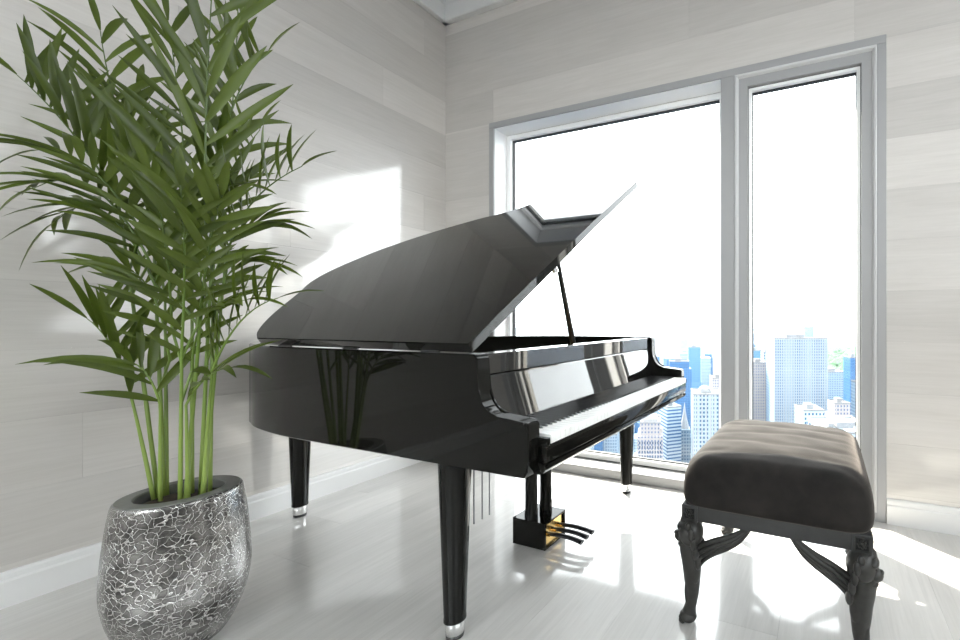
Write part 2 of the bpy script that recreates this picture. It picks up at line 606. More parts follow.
def rect_ring(name, x0, x1, z0, z1, wdt, y0, y1, mat, parent, bevel=0.0):
    """four mitred members in one frame mesh"""
    bm = bmesh.new()
    add_box(bm, x0, x0 + wdt, y0, y1, z0, z1, bevel)
    add_box(bm, x1 - wdt, x1, y0, y1, z0, z1, bevel)
    add_box(bm, x0 + wdt, x1 - wdt, y0, y1, z0, z0 + wdt, bevel)
    add_box(bm, x0 + wdt, x1 - wdt, y0, y1, z1 - wdt, z1, bevel)
    return bm_obj(name, bm, mat, parent)
def glazing(x0, x1, z0, z1, yg, parent, strip=0.036, gk=0.007):
    rect_ring('outer_gasket', x0, x1, z0, z1, gk, yg - 0.030, yg + 0.02, M['gasket'], parent)
    rect_ring('glazing_bead', x0 + gk, x1 - gk, z0 + gk, z1 - gk, strip, yg - 0.034, yg + 0.02, M['strip'], parent)
    e = gk + strip
    rect_ring('inner_gasket', x0 + e, x1 - e, z0 + e, z1 - e, gk, yg - 0.010, yg + 0.02, M['gasket'], parent)
    e += gk * 0.5
    return box('pane', x0 + e, x1 - e, yg - 0.003, yg + 0.003, z0 + e, z1 - e, M['glass'], parent)
glazing(OX0 + FW, MX0, 0.066, OZ1 - FW, YG, w1)
# white lining of the reveal
LN = 0.004
box('reveal_lining', OX0 + FW, OX0 + FW + LN, 0.0, YG - 0.03, 0.066, OZ1 - FW, M['strip'], w1)
box('reveal_lining', MX0 - LN, MX0, 0.0, YG - 0.03, 0.066, OZ1 - FW, M['strip'], w1)
box('reveal_lining', OX0 + FW, MX0, 0.0, YG - 0.03, OZ1 - FW - LN, OZ1 - FW, M['strip'], w1)
# opening sash: rounded bead, flat sash frame, glass
SX0, SX1, SZ0, SZ1 = MX1, OX1 - FW, 0.050, OZ1 - FW
def bead_ring(name, x0, x1, z0, z1, w, y0, depth, mat, parent):
    """a half-round bead: profile swept round the rectangle"""
    prof = [(0.0, y0), (w * 0.2, y0 - 0.003), (w * 0.55, y0 - 0.001), (w, y0 + depth)]
    bm = bmesh.new()
    rings = []
    for o, y in prof:
        rings.append([bm.verts.new(p) for p in ((x0 + o, y, z0 + o), (x1 - o, y, z0 + o), (x1 - o, y, z1 - o), (x0 + o, y, z1 - o))])
    for i in range(len(rings) - 1):
        for k in range(4):
            bm.faces.new((rings[i][k], rings[i][(k + 1) % 4], rings[i + 1][(k + 1) % 4], rings[i + 1][k]))
    return bm_obj(name, bm, mat, parent)
bead_ring('bead', SX0, SX1, SZ0, SZ1, 0.024, yf, 0.014, M['bead'], w1)
SF = 0.076
rect_ring('sash_frame', SX0 + 0.004, SX1 - 0.004, SZ0 + 0.004, SZ1 - 0.004, SF - 0.004, yf + 0.013, 0.09, M['frame'], w1)
glazing(SX0 + SF, SX1 - SF, SZ0 + SF, SZ1 - SF, 0.060, w1, 0.018, 0.004)
# two windows added behind the viewer as fill light
def plain_window(name, axis, lo, hi, z0, z1, pos, label):
    w = bpy.data.objects.new(name, None)
    link(w)
    structure(w, label)
    def bx(n, a0, a1, b0, b1, d0, d1, mat):
        if axis == 'y':
            box(n, a0, a1, pos + d0, pos + d1, b0, b1, mat, w)
        else:
            box(n, pos + d0, pos + d1, a0, a1, b0, b1, mat, w)
    t = 0.07
    bx('frame_stile', lo, lo + t, z0, z1, -0.06, 0.06, M['frame'])
    bx('frame_stile', hi - t, hi, z0, z1, -0.06, 0.06, M['frame'])
    bx('frame_head', lo + t, hi - t, z1 - t, z1, -0.06, 0.06, M['frame'])
    bx('frame_sill', lo + t, hi - t, z0, z0 + t, -0.06, 0.06, M['frame'])
    md = (lo + hi) / 2
    bx('mullion', md - 0.04, md + 0.04, z0 + t, z1 - t, -0.05, 0.05, M['frame'])
    bx('pane', lo + t, md - 0.04, z0 + t, z1 - t, -0.003, 0.003, M['glass'])
    bx('pane', md + 0.04, hi - t, z0 + t, z1 - t, -0.003, 0.003, M['glass'])
plain_window('fill_window_right', 'x', RW[0], RW[1], RW[2], RW[3], RX + 0.13, 'wide grey-framed window added as fill light in the right wall behind the viewer')
plain_window('fill_window_back', 'y', BW[0], BW[1], BW[2], BW[3], RY - 0.13, 'wide grey-framed window added as fill light in the back wall behind the viewer')

# ------------------------------------------------------------------ grand piano
YN, YFAR = -1.58, -0.12            # near (spine) face, far face
ZB, ZT = 0.64, 1.003
XE, XC, XA = 1.60, 1.945, 2.145    # rim ends, cheek front, arm front
CT = 0.055
piano = thing('grand_piano', 'glossy black grand piano with raised lid standing by the window', 'piano', (1.2, -0.85, 0))
outer = catmull([(XE, YN), (1.30, YN), (1.05, YN), (0.87, -1.573), (0.67, -1.546), (0.54, -1.508), (0.455, -1.476), (0.27, -1.375), (0.15, -1.25), (0.10, -1.11), (0.12, -0.97), (0.22, -0.83), (0.38, -0.74), (0.62, -0.62), (0.84, -0.47), (1.02, -0.32), (1.20, -0.19), (1.40, -0.13), (XE, YFAR)], 5)
def offset_path(path, d):
    out = []
    for i, p in enumerate(path):
        t = (path[min(i + 1, len(path) - 1)] - path[max(i - 1, 0)]).normalized()
        out.append(p + Vector((t.y, -t.x)) * d)
    return out
inner = offset_path(outer, CT)
if abs(inner[0].y - (YN + CT)) > 0.02:
    inner = offset_path(outer, -CT)
bm = bmesh.new()
n = len(outer)
cb = 0.005
sections = []
for i in range(n):
    o, q = outer[i], inner[i]
    dirv = (q - o).normalized()
    o2 = o + dirv * cb
    q2 = q - dirv * cb
    sections.append([bm.verts.new((*p, z)) for p, z in ((o2, ZB), (o, ZB + cb), (o, ZT - cb), (o2, ZT), (q2, ZT), (q, ZT - cb), (q, ZB))])
m7 = 7
for i in range(n - 1):
    for k in range(m7):
        bm.faces.new((sections[i][k], sections[i][(k + 1) % m7], sections[i + 1][(k + 1) % m7], sections[i + 1][k]))
bm.faces.new(sections[0]); bm.faces.new(sections[-1])
bm_obj('rim', bm, M['lacquer'], piano, smooth=True, angle=25)
# cheeks with the scooped arm
def cheek_profile():
    pts = [(XE, ZB), (XA - 0.018, ZB), (XA - 0.004, ZB + 0.02), (XA, ZB + 0.06), (XA, 0.795), (XA - 0.006, 0.805), (XA - 0.02, 0.808)]
    for k in range(9):
        a = math.radians(270 - 90 * k / 8)
        pts.append((XC + 0.085 + 0.075 * math.cos(a), 0.891 + 0.075 * math.sin(a)))
    pts += [(XC + 0.006, 0.92), (XC + 0.004, 0.985), (XC - 0.003, 0.998), (XC - 0.012, ZT), (XE, ZT)]
    return pts
for y0, y1 in ((YN, YN + CT), (YFAR - CT, YFAR)):
    bm = bmesh.new()
    add_prism(bm, cheek_profile(), 1, y0, y1, 0.0)
    es = [e for e in bm.edges if abs(e.verts[0].co.y - e.verts[1].co.y) < 1e-6 and not (abs(e.verts[0].co.x - XE) < 1e-4 and abs(e.verts[1].co.x - XE) < 1e-4)]
    bmesh.ops.bevel(bm, geom=es, offset=0.004, segments=2, affect='EDGES')
    bm_obj('cheek', bm, M['lacquer'], piano, smooth=True, angle=35)
# bottom board, soundboard, cast plate, black strip for the shade in the rail gap
inner_in = offset_path(outer, CT + 0.002) if (inner[0] - outer[0]).y > 0 and (offset_path(outer, CT)[0] - inner[0]).length < 1e-5 else offset_path(outer, -(CT + 0.002))
for nm, z0, z1, mt in (('bottom_board', ZB + 0.01, ZB + 0.03, M['satin_black']), ('soundboard', 0.80, 0.81, M['soundboard']), ('iron_plate', 0.855, 0.87, M['plate'])):
    bm = bmesh.new()
    add_prism(bm, [(p.x, p.y) for p in inner_in] + [(1.85, YFAR - CT - 0.002), (1.85, YN + CT + 0.002)], 2, z0, z1)
    bm_obj(nm, bm, mt, piano)
bm = bmesh.new()
for k in range(60):
    t = k / 59
    ya = YN + CT + 0.06 + t * 1.22
    xb = 0.32 + 1.05 * max(0, (t - 0.25) / 0.75) ** 1.2
    yb = min(max(ya, -1.36), -1.0 + 0.75 * t) if t < 0.4 else ya - 0.05
    add_tube(bm, [(1.80, ya, 0.893), (xb + 0.14, yb, 0.893)], 0.0012, 5, False)
st = bm_obj('strings', bm, M['chrome'], piano)
st['kind'] = 'stuff'
box('rail_gap_shade', 1.862, 1.915, YN + CT, YFAR - CT, 0.905, 0.9315, M['recess_shade'], piano)  # strip added behind the gap so that it looks shaded
box('tuning_block', 1.72, 1.86, YN + CT, YFAR - CT, 0.871, 0.905, M['plate'], piano, 0.004)
# front rail over the keys, then the fallboard below it
box('front_rail', 1.865, 1.932, YN + CT, YFAR - CT, 0.932, ZT - 0.004, M['polish'], piano, 0.0015, 1)
bm = bmesh.new()
prof = [(1.920, 0.929), (1.929, 0.929), (1.933, 0.924), (1.960, 0.765), (1.93, 0.765), (1.905, 0.90)]
add_prism(bm, prof, 1, YN + CT, YFAR - CT)
bm_obj('fallboard', bm, M['polish'], piano)
# key bed, key slip and rounded lip
box('key_bed', 1.86, 2.150, YN + CT, YFAR - CT, 0.648, 0.735, M['lacquer'], piano, 0.003)
box('key_slip', 2.150, 2.172, YN + CT - 0.008, YFAR - CT + 0.008, 0.676, 0.728, M['lacquer'], piano, 0.004)
bm = bmesh.new()
lip = [(2.10, 0.640), (2.150, 0.640), (2.163, 0.646), (2.170, 0.656), (2.168, 0.668), (2.158, 0.675), (2.10, 0.675)]
add_prism(bm, lip, 1, YN + CT - 0.008, YFAR - CT + 0.008)
bm_obj('front_lip', bm, M['lacquer'], piano, smooth=True, angle=35)
for y0 in (YN + CT - 0.008, YFAR - CT - 0.010):
    box('key_block', 2.005, 2.176, y0, y0 + 0.018, 0.728, 0.752, M['lacquer'], piano, 0.002)
# keys
KY0, KY1 = YN + CT + 0.012, YFAR - CT - 0.012
NP = 52
KP = (KY1 - KY0) / NP
wbm = bmesh.new()
add_box(wbm, 1.955, 2.176, -KP / 2 + 0.0006, KP / 2 - 0.0006, 0.731, 0.760, 0.0015, 1)
wk = None
for k in range(NP):
    y = KY0 + (k + 0.5) * KP
    if wk is None:
        wk = bm_obj('white_key', wbm, M['ivory'], piano)
        wk.location = (0, y, 0)
    else:
        o = wk.copy(); link(o); o.parent = piano; o.location = (0, y, 0)
bbm = bmesh.new()
vsb = [bbm.verts.new(v) for v in ((1.962, -.0050, .758), (2.106, -.0050, .758), (2.106, .0050, .758), (1.962, .0050, .758), (1.962, -.0042, .7690), (2.099, -.0042, .7680), (2.099, .0042, .7680), (1.962, .0042, .7690))]
for f in ((0, 1, 5, 4), (1, 2, 6, 5), (2, 3, 7, 6), (3, 0, 4, 7), (4, 5, 6, 7), (0, 3, 2, 1)):
    bbm.faces.new([vsb[i] for i in f])
bk = None
# the photograph's keyboard carries a black key at every gap
for k in range(NP - 1):
    y = KY0 + (k + 1) * KP
    if bk is None:
        bk = bm_obj('black_key', bbm, M['ebony'], piano)
        bk.location = (0, y, 0)
    else:
        o = bk.copy(); link(o); o.parent = piano; o.location = (0, y, 0)
# lid, hinged on the spine and propped open at 36 degrees
TH = math.radians(32.5)
LT = 0.034
lid_pts = [(1.70, 1.908), (1.50, 1.935), (1.25, 1.935), (1.12, 1.87), (1.055, 1.74), (1.015, 1.60), (0.903, 1.485), (0.761, 1.415), (0.522, 1.212), (0.355, 0.991), (0.302, 0.845), (0.277, 0.669), (0.32, 0.525), (0.414, 0.405), (0.549, 0.208), (0.648, 0.097), (0.73, 0.030)]
curve = [Vector((1.932, 0.0)), Vector((1.888, 0.406)), Vector((1.822, 1.069)), Vector((1.768, 1.885)), Vector((1.755, 1.898))] + catmull(lid_pts, 4) + [Vector((0.79, 0.0))]
uu = Vector((0, math.cos(TH), math.sin(TH)))
nn = Vector((0, -math.sin(TH), math.cos(TH)))
hinge = Vector((0, YN, ZT + 0.004))
bm = bmesh.new()
def lp(p, w):
    return hinge + Vector((p.x, 0, 0)) + uu * p.y + nn * w
A = [bm.verts.new(lp(p, 0.0)) for p in curve]
B = [bm.verts.new(lp(p, LT)) for p in curve]
fa = bm.faces.new(A); fb = bm.faces.new(B[::-1])
for i in range(len(curve)):
    j = (i + 1) % len(curve)
    bm.faces.new((A[i], B[i], B[j], A[j]))
bmesh.ops.bevel(bm, geom=list(set(fa.edges) | set(fb.edges)), offset=0.003, segments=2, affect='EDGES')
lid = bm_obj('lid', bm, M['lacquer'], piano, smooth=True, angle=30)
for xh in (0.95, 1.35, 1.75):
    bm = bmesh.new()
    add_tube(bm, [(xh - 0.04, YN - 0.001, ZT + 0.004), (xh + 0.04, YN - 0.001, ZT + 0.004)], 0.004, 8)
    bm_obj('hinge', bm, M['satin_black'], lid)
def lid_under(x, u):
    return hinge + Vector((x, 0, 0)) + uu * u
pc = lid_under(1.855, 0.62)
bm = bmesh.new()
add_tube(bm, [pc + nn * 0.0, pc - nn * 0.022], 0.014, 12)
bm_obj('prop_cup', bm, M['chrome'], lid)
# lid prop
ptop = lid_under(1.55, 1.10) - nn * 0.004
pb = Vector((1.405, -0.205, 0.885))
bm = bmesh.new()
add_tube(bm, [pb, pb.lerp(ptop, 0.06), pb.lerp(ptop, 0.12), ptop], [0.026, 0.022, 0.020, 0.012], 10)
bm_obj('lid_prop', bm, M['satin_black'], piano, smooth=True, angle=50)
# legs with glass-like metal ferrules
def leg(x, y):
    bm = bmesh.new()
    add_lathe(bm, x, y, [(0.060, ZB + 0.012), (0.060, 0.628), (0.056, 0.622), (0.054, 0.60), (0.036, 0.075), (0.037, 0.070), (0.037, 0.060), (0.030, 0.058)], 32)
    l = bm_obj('leg', bm, M['lacquer'], piano, smooth=True, angle=35)
    bm = bmesh.new()
    add_lathe(bm, x, y, [(0.032, 0.060), (0.033, 0.054), (0.031, 0.016), (0.028, 0.012)], 24)
    bm_obj('ferrule', bm, M['chrome'], l, smooth=True, angle=35)
    bm = bmesh.new()
    add_lathe(bm, x, y, [(0.027, 0.013), (0.030, 0.008), (0.029, 0.0), (0.010, 0.0)], 24)
    bm_obj('foot_pad', bm, M['satin_black'], l, smooth=True, angle=35)
for x, y in ((1.745, -1.478), (1.768, -0.165), (0.187, -1.135)):
    leg(x, y)
# pedal lyre
bx0, bx1, by0, by1 = 1.520, 1.712, -0.930, -0.762
bm = bmesh.new()
add_box(bm, bx0, bx0 + 0.012, by0, by1, 0.006, 0.134)
add_box(bm, bx0 + 0.012, bx1, by0, by0 + 0.010, 0.006, 0.134)
add_box(bm, bx0 + 0.012, bx1, by1 - 0.010, by1, 0.006, 0.134)
add_box(bm, bx0 + 0.012, bx1, by0 + 0.010, by1 - 0.010, 0.124, 0.134)
add_box(bm, bx0 + 0.012, bx1, by0 + 0.010, by1 - 0.010, 0.006, 0.014)
pbx = bm_obj('pedal_box', bm, M['lacquer'], piano)
box('brass_plate', bx1 - 0.022, bx1 - 0.010, by0 + 0.010, by1 - 0.010, 0.014, 0.124, M['brass'], pbx)
for yp in (-0.900, -0.785):
    bm = bmesh.new()
    add_lathe(bm, 1.608, yp, [(0.032, 0.134), (0.032, 0.172), (0.0295, 0.178), (0.0295, 0.58), (0.032, 0.60), (0.032, ZB + 0.010)], 24)
    bm_obj('lyre_post', bm, M['lacquer'], piano, smooth=True, angle=35)
for yp in (-0.895, -0.846, -0.797):
    bm = bmesh.new()
    pts = catmull([(bx1 - 0.01, yp, 0.070), (bx1 + 0.06, yp, 0.076), (bx1 + 0.13, yp, 0.074), (bx1 + 0.185, yp, 0.066)], 4)
    rr = [(0.010, 0.006)] * len(pts)
    rr = [(0.011 + 0.006 * (i / (len(pts) - 1)) ** 2, 0.0095) for i in range(len(pts))]
    add_tube(bm, pts, rr, 12)
    pd = bm_obj('pedal', bm, M['satin_black'], piano, smooth=True, angle=50)
    bm = bmesh.new()
    add_tube(bm, [(bx1 - 0.012, yp, 0.068), (bx1 + 0.012, yp, 0.069)], [(0.014, 0.010)] * 2, 12)
    bm_obj('pedal_collar', bm, M['brass'], pd, smooth=True, angle=50)
for yr in (-1.000, -0.947, -0.898):
    bm = bmesh.new()
    add_tube(bm, [(1.34, yr, 0.10), (1.34, yr, ZB + 0.011)], 0.0035, 8)
    bm_obj('trap_rod', bm, M['rod'], piano, smooth=True, angle=50)
adopt(piano)

# ------------------------------------------------------------------ velvet bench
BX0, BX1, BY0, BY1 = 2.470, 3.092, -1.135, -0.405
bench = thing('piano_bench', 'dark velvet bench on carved lion-head legs in front of the window', 'bench', ((BX0 + BX1) / 2, (BY0 + BY1) / 2, 0))
# cushion: a puffed top with shallow cross channels
NX, NY = 34, 60
cx0, cx1, cy0, cy1 = BX0 - 0.012, BX1 + 0.012, BY0 - 0.012, BY1 + 0.012
zc0 = 0.440
hw, hl = (cx1 - cx0) / 2, (cy1 - cy0) / 2
mcx, mcy = (cx0 + cx1) / 2, (cy0 + cy1) / 2
bm = bmesh.new()
def sq(a, b_, p=9.0):
    """map the square to a rounded square"""
    k = (abs(a) ** p + abs(b_) ** p) ** (1 / p)
    mx_ = max(abs(a), abs(b_))
    return (a, b_) if k == 0 else (a * mx_ / k, b_ * mx_ / k)
grid = []
for j in range(NY + 1):
    row = []
    b_ = -1 + 2 * j / NY
    b_ = math.sin(b_ * math.pi / 2) * 0.35 + b_ * 0.65
    for i in range(NX + 1):
        a = -1 + 2 * i / NX
        a = math.sin(a * math.pi / 2) * 0.35 + a * 0.65
        pa, pb_ = sq(a, b_)
        r = max(abs(a), abs(b_))
        edge = min((1 - abs(a)) * hw, (1 - abs(b_)) * hl)
        rd = 0.070
        e = min(edge / rd, 1.0)
        h = math.sqrt(max(0, 1 - (1 - e) ** 2)) * 0.070
        crown = 0.024 * (1 - abs(a) ** 2.2) * (1 - abs(b_) ** 4)
        chan = 0.0
        for c in (-0.62, -0.26, 0.10, 0.46, 0.80):
            wob = 0.035 * math.sin(a * 2.6 + c * 9)
            chan += -0.0034 * math.exp(-((b_ - c - wob) / 0.05) ** 2) * max(0, 1 - abs(a) ** 6)
        wr = 0.0015 * math.sin(a * 9 + b_ * 4) * math.sin(b_ * 13)
        z = 0.530 + h + (crown + chan + wr) * e
        row.append(bm.verts.new((mcx + pa * hw, mcy + pb_ * hl, z)))
    grid.append(row)
for j in range(NY):
    for i in range(NX):
        bm.faces.new((grid[j][i], grid[j][i + 1], grid[j + 1][i + 1], grid[j + 1][i]))
loop = [grid[0][i] for i in range(NX + 1)] + [grid[j][NX] for j in range(1, NY + 1)] + [grid[NY][i] for i in range(NX - 1, -1, -1)] + [grid[j][0] for j in range(NY - 1, 0, -1)]
prev = loop
for z, grow in ((0.500, 0.004), (0.470, 0.005), (0.450, 0.002), (0.440, -0.006)):
    ring = []
    for v in loop:
        d = Vector((v.co.x - mcx, v.co.y - mcy))
        ring.append(bm.verts.new((v.co.x + grow * math.copysign(min(1, abs(d.x) / hw) ** 6, d.x), v.co.y + grow * math.copysign(min(1, abs(d.y) / hl) ** 6, d.y), z)))
    for k in range(len(loop)):
        bm.faces.new((prev[k], ring[k], ring[(k + 1) % len(loop)], prev[(k + 1) % len(loop)]))
    prev = ring
bm.faces.new(prev)
bm_obj('cushion', bm, M['velvet'], bench, smooth=True)
# apron boards and corner blocks
ax0, ax1, ay0, ay1, az0, az1 = BX0, BX1, BY0, BY1, 0.382, 0.441
bt = 0.030
blk = 0.058
box('apron', ax0 + blk, ax1 - blk, ay0 + 0.002, ay0 + bt, az0 + 0.002, az1, M['apron'], bench, 0.002)
box('apron', ax0 + blk, ax1 - blk, ay1 - bt, ay1 - 0.002, az0 + 0.002, az1, M['apron'], bench, 0.002)
box('apron', ax0 + 0.002, ax0 + bt, ay0 + blk, ay1 - blk, az0 + 0.002, az1, M['apron'], bench, 0.002)
box('apron', ax1 - bt, ax1 - 0.002, ay0 + blk, ay1 - blk, az0 + 0.002, az1, M['apron'], bench, 0.002)

def bench_leg(cx_, cy_, sx, sy):
    """sx, sy point outwards from the bench centre"""
    def W(x, y, z):
        return Vector((cx_ + sx * x, cy_ + sy * y, z))
    # corner block with carved rosettes
    x_in, y_in = cx_ - sx * blk, cy_ - sy * blk
    blko = box('corner_block', min(cx_, x_in), max(cx_, x_in), min(cy_, y_in), max(cy_, y_in), az0 - 0.004, az1, M['apron'], bench, 0.002)
    for face in ('y', 'x'):
        bm = bmesh.new()
        c = (cx_ - sx * blk / 2, cy_ - sy * blk / 2)
        zc = (az0 + az1) / 2 - 0.001
        def FP(u, v, d):
            if face == 'y':
                return Vector((c[0] + u, cy_ + sy * d, zc + v))
            return Vector((cx_ + sx * d, c[1] + u, zc + v))
        fr = 0.0035
        hwid = 0.022
        p = FP(-hwid, -hwid, -0.002); q = FP(hwid, hwid, 0.0006)
        pbm = bmesh.new()
        add_box(pbm, min(p.x, q.x), max(p.x, q.x), min(p.y, q.y), max(p.y, q.y), min(p.z, q.z), max(p.z, q.z))
        bm_obj('rosette_recess_shade', pbm, M['recess_shade'], blko)  # black square paints in the dark recess behind the carving
        for (u0, u1, v0, v1) in ((-hwid, hwid, -hwid, -hwid + fr), (-hwid, hwid, hwid - fr, hwid), (-hwid, -hwid + fr, -hwid, hwid), (hwid - fr, hwid, -hwid, hwid)):
            p = FP(u0, v0, -0.002); q = FP(u1, v1, 0.003)
            add_box(bm, min(p.x, q.x), max(p.x, q.x), min(p.y, q.y), max(p.y, q.y), min(p.z, q.z), max(p.z, q.z))
        for k in range(8):
            a = k * math.pi / 4
            add_ellipsoid(bm, FP(0.0115 * math.cos(a), 0.0115 * math.sin(a), 0.0005), (0.0042, 0.0042, 0.0042), None, 8, 6)
        add_ellipsoid(bm, FP(0, 0, 0.0005), (0.006, 0.006, 0.006), None, 8, 6)
        bm_obj('rosette', bm, M['carved'], blko, smooth=True, angle=50)
    # carved leg: chest, knee, shin, paw along a gentle S
    bm = bmesh.new()
    ox, oy = -0.028, -0.028
    path = [(ox + 0.004, oy + 0.0, 0.378), (ox + 0.008, oy, 0.345), (ox + 0.006, oy, 0.300), (ox + 0.002, oy, 0.255), (ox - 0.002, oy, 0.210), (ox - 0.003, oy, 0.165), (ox - 0.004, oy, 0.125), (ox - 0.002, oy, 0.090), (ox + 0.004, oy, 0.058), (ox + 0.008, oy, 0.034), (ox + 0.008, oy, 0.020)]
    rad = [(0.036, 0.036), (0.040, 0.040), (0.043, 0.041), (0.041, 0.039), (0.036, 0.035), (0.031, 0.031), (0.025, 0.026), (0.021, 0.022), (0.020, 0.021), (0.024, 0.026), (0.026, 0.028)]
    cpts = catmull([W(*p) for p in path], 3)
    crad = []
    for i in range(len(rad) - 1):
        for k in range(3):
            t = k / 3
            crad.append(tuple(rad[i][q] * (1 - t) + rad[i + 1][q] * t for q in (0, 1)))
    crad.append(rad[-1])
    add_tube(bm, cpts, crad, 16)
    # thigh muscle and shin ridge
    add_ellipsoid(bm, W(ox - 0.012, oy + 0.010, 0.200), (0.026, 0.024, 0.060), None, 12, 10)
    add_ellipsoid(bm, W(ox + 0.012, oy + 0.014, 0.120), (0.010, 0.010, 0.050), None, 10, 8)
    lg = bm_obj('leg', bm, M['carved'], bench, smooth=True)
    # paw with four toes
    bm = bmesh.new()
    add_ellipsoid(bm, W(ox + 0.012, oy + 0.002, 0.022), (0.032, 0.031, 0.0215), None, 16, 10)
    for k, yy in enumerate((-0.022, -0.008, 0.008, 0.022)):
        add_ellipsoid(bm, W(ox + 0.036 - abs(yy) * 0.35, oy + yy, 0.0135), (0.0135, 0.0080, 0.0130), None, 10, 8)
    bm_obj('paw', bm, M['carved'], lg, smooth=True)
    # lion head looking outwards: skull, brow, muzzle, jaw, ears, mane locks
    bm = bmesh.new()
    add_ellipsoid(bm, W(ox + 0.026, oy + 0.008, 0.338), (0.038, 0.040, 0.040), None, 16, 12)
    add_ellipsoid(bm, W(ox + 0.052, oy + 0.010, 0.354), (0.016, 0.028, 0.012), None, 12, 8)
    add_ellipsoid(bm, W(ox + 0.058, oy + 0.010, 0.322), (0.020, 0.019, 0.017), None, 12, 8)
    add_ellipsoid(bm, W(ox + 0.072, oy + 0.010, 0.330), (0.007, 0.010, 0.006), None, 8, 6)
    add_ellipsoid(bm, W(ox + 0.050, oy + 0.010, 0.300), (0.017, 0.016, 0.010), None, 12, 8)
    for s in (-1, 1):
        add_ellipsoid(bm, W(ox + 0.056, oy + 0.010 + s * 0.014, 0.342), (0.0055, 0.006, 0.0045), None, 8, 6)
        add_ellipsoid(bm, W(ox + 0.024, oy + 0.008 + s * 0.034, 0.366), (0.010, 0.006, 0.013), None, 8, 6)
        for k in range(4):
            add_ellipsoid(bm, W(ox + 0.014 - 0.006 * k, oy + 0.008 + s * (0.036 - 0.002 * k), 0.345 - 0.026 * k), (0.010, 0.008, 0.019), None, 8, 6)
    for k in range(3):
        add_ellipsoid(bm, W(ox + 0.036 - 0.006 * k, oy + 0.008 + 0.008 * (k - 1), 0.280 - 0.018 * k), (0.010, 0.009, 0.024), None, 8, 6)
    bmesh.ops.transform(bm, matrix=Matrix.Translation(W(ox + 0.020, oy + 0.008, 0.362)) @ Matrix.Diagonal((1.22, 1.28, 1.25, 1)) @ Matrix.Translation(-W(ox + 0.020, oy + 0.008, 0.362)), verts=bm.verts)
    bmesh.ops.translate(bm, vec=Vector((-sx * 0.030, sy * 0.004, 0.006)), verts=bm.verts)
    bm_obj('lion_head', bm, M['carved'], lg, smooth=True)
    # ribbed wing bracing the leg to the apron, one along each side
    for d in ('x', 'y'):
        wing = None
        for k in range(4):
            off = 0.0095 * (k - 1.5)
            def V(u, z, w):
                if d == 'x':
                    return W(ox - u, oy + 0.010 + w, z)
                return W(ox + 0.010 + w, oy - u, z)
            L = 0.215 if d == 'x' else 0.20
            ctrl = [(0.002, 0.205), (0.018, 0.236), (0.050, 0.272), (0.095, 0.300), (0.145, 0.326), (0.185, 0.356), (L, 0.392)]
            pts = []
            rr = []
            for i, (u, z) in enumerate(ctrl):
                t = i / (len(ctrl) - 1)
                sp = 1.25 - 0.85 * t + 0.25 * math.sin(math.pi * t)
                zz = z - off * sp * 1.25 + (0.0 if i else 0.01 * (k - 1.5))
                pts.append(V(u + off * 0.9 * (1 - t), zz, 0.004 * math.sin(k * 1.7)))
                rr.append((0.0080 + 0.004 * math.sin(math.pi * min(1, t * 1.15)) - 0.004 * t, 0.0062 + 0.0035 * math.sin(math.pi * t)))
            bmw = bmesh.new()
            add_tube(bmw, catmull(pts, 3), [rr[min(int(i / 3), len(rr) - 1)] for i in range((len(pts) - 1) * 3 + 1)], 10)
            bm_obj('wing_feather', bmw, M['carved'], lg, smooth=True)
for cx_, sx in ((BX0, -1), (BX1, 1)):
    for cy_, sy in ((BY0, -1), (BY1, 1)):
        bench_leg(cx_, cy_, sx, sy)
adopt(bench)

# ------------------------------------------------------------------ planter
PX, PY = 0.887, -1.846
planter = thing('planter', 'tapered silver planter embossed with wandering lines, holding the palm', 'planter', (PX, PY, 0))
prof = [(0.060, 0.0), (0.092, 0.002), (0.112, 0.020), (0.134, 0.060), (0.153, 0.110), (0.166, 0.165), (0.1725, 0.215), (0.1735, 0.260), (0.171, 0.320), (0.166, 0.385), (0.160, 0.445), (0.154, 0.490), (0.150, 0.512), (0.146, 0.517)]
bm = bmesh.new()
pp = catmull([Vector((r, z)) for r, z in prof], 3)
add_lathe(bm, PX, PY, [(p.x, p.y) for p in pp], 72, False)
bm.faces.new([v for v in bm.verts if abs(v.co.z) < 1e-6])
bm_obj('pot_body', bm, M['silver'], planter, smooth=True, angle=45)
bm = bmesh.new()
add_lathe(bm, PX, PY, [(0.146, 0.517), (0.143, 0.521), (0.108, 0.521), (0.104, 0.517), (0.104, 0.440)], 72, False)
bm_obj('pot_rim', bm, M['silver_rim'], planter, smooth=True, angle=35)
bm = bmesh.new()
add_lathe(bm, PX, PY, [(0.1045, 0.488), (0.07, 0.497), (0.03, 0.493), (0.004, 0.498)], 40)
bm_obj('soil', bm, M['soil'], planter, smooth=True)
adopt(planter)

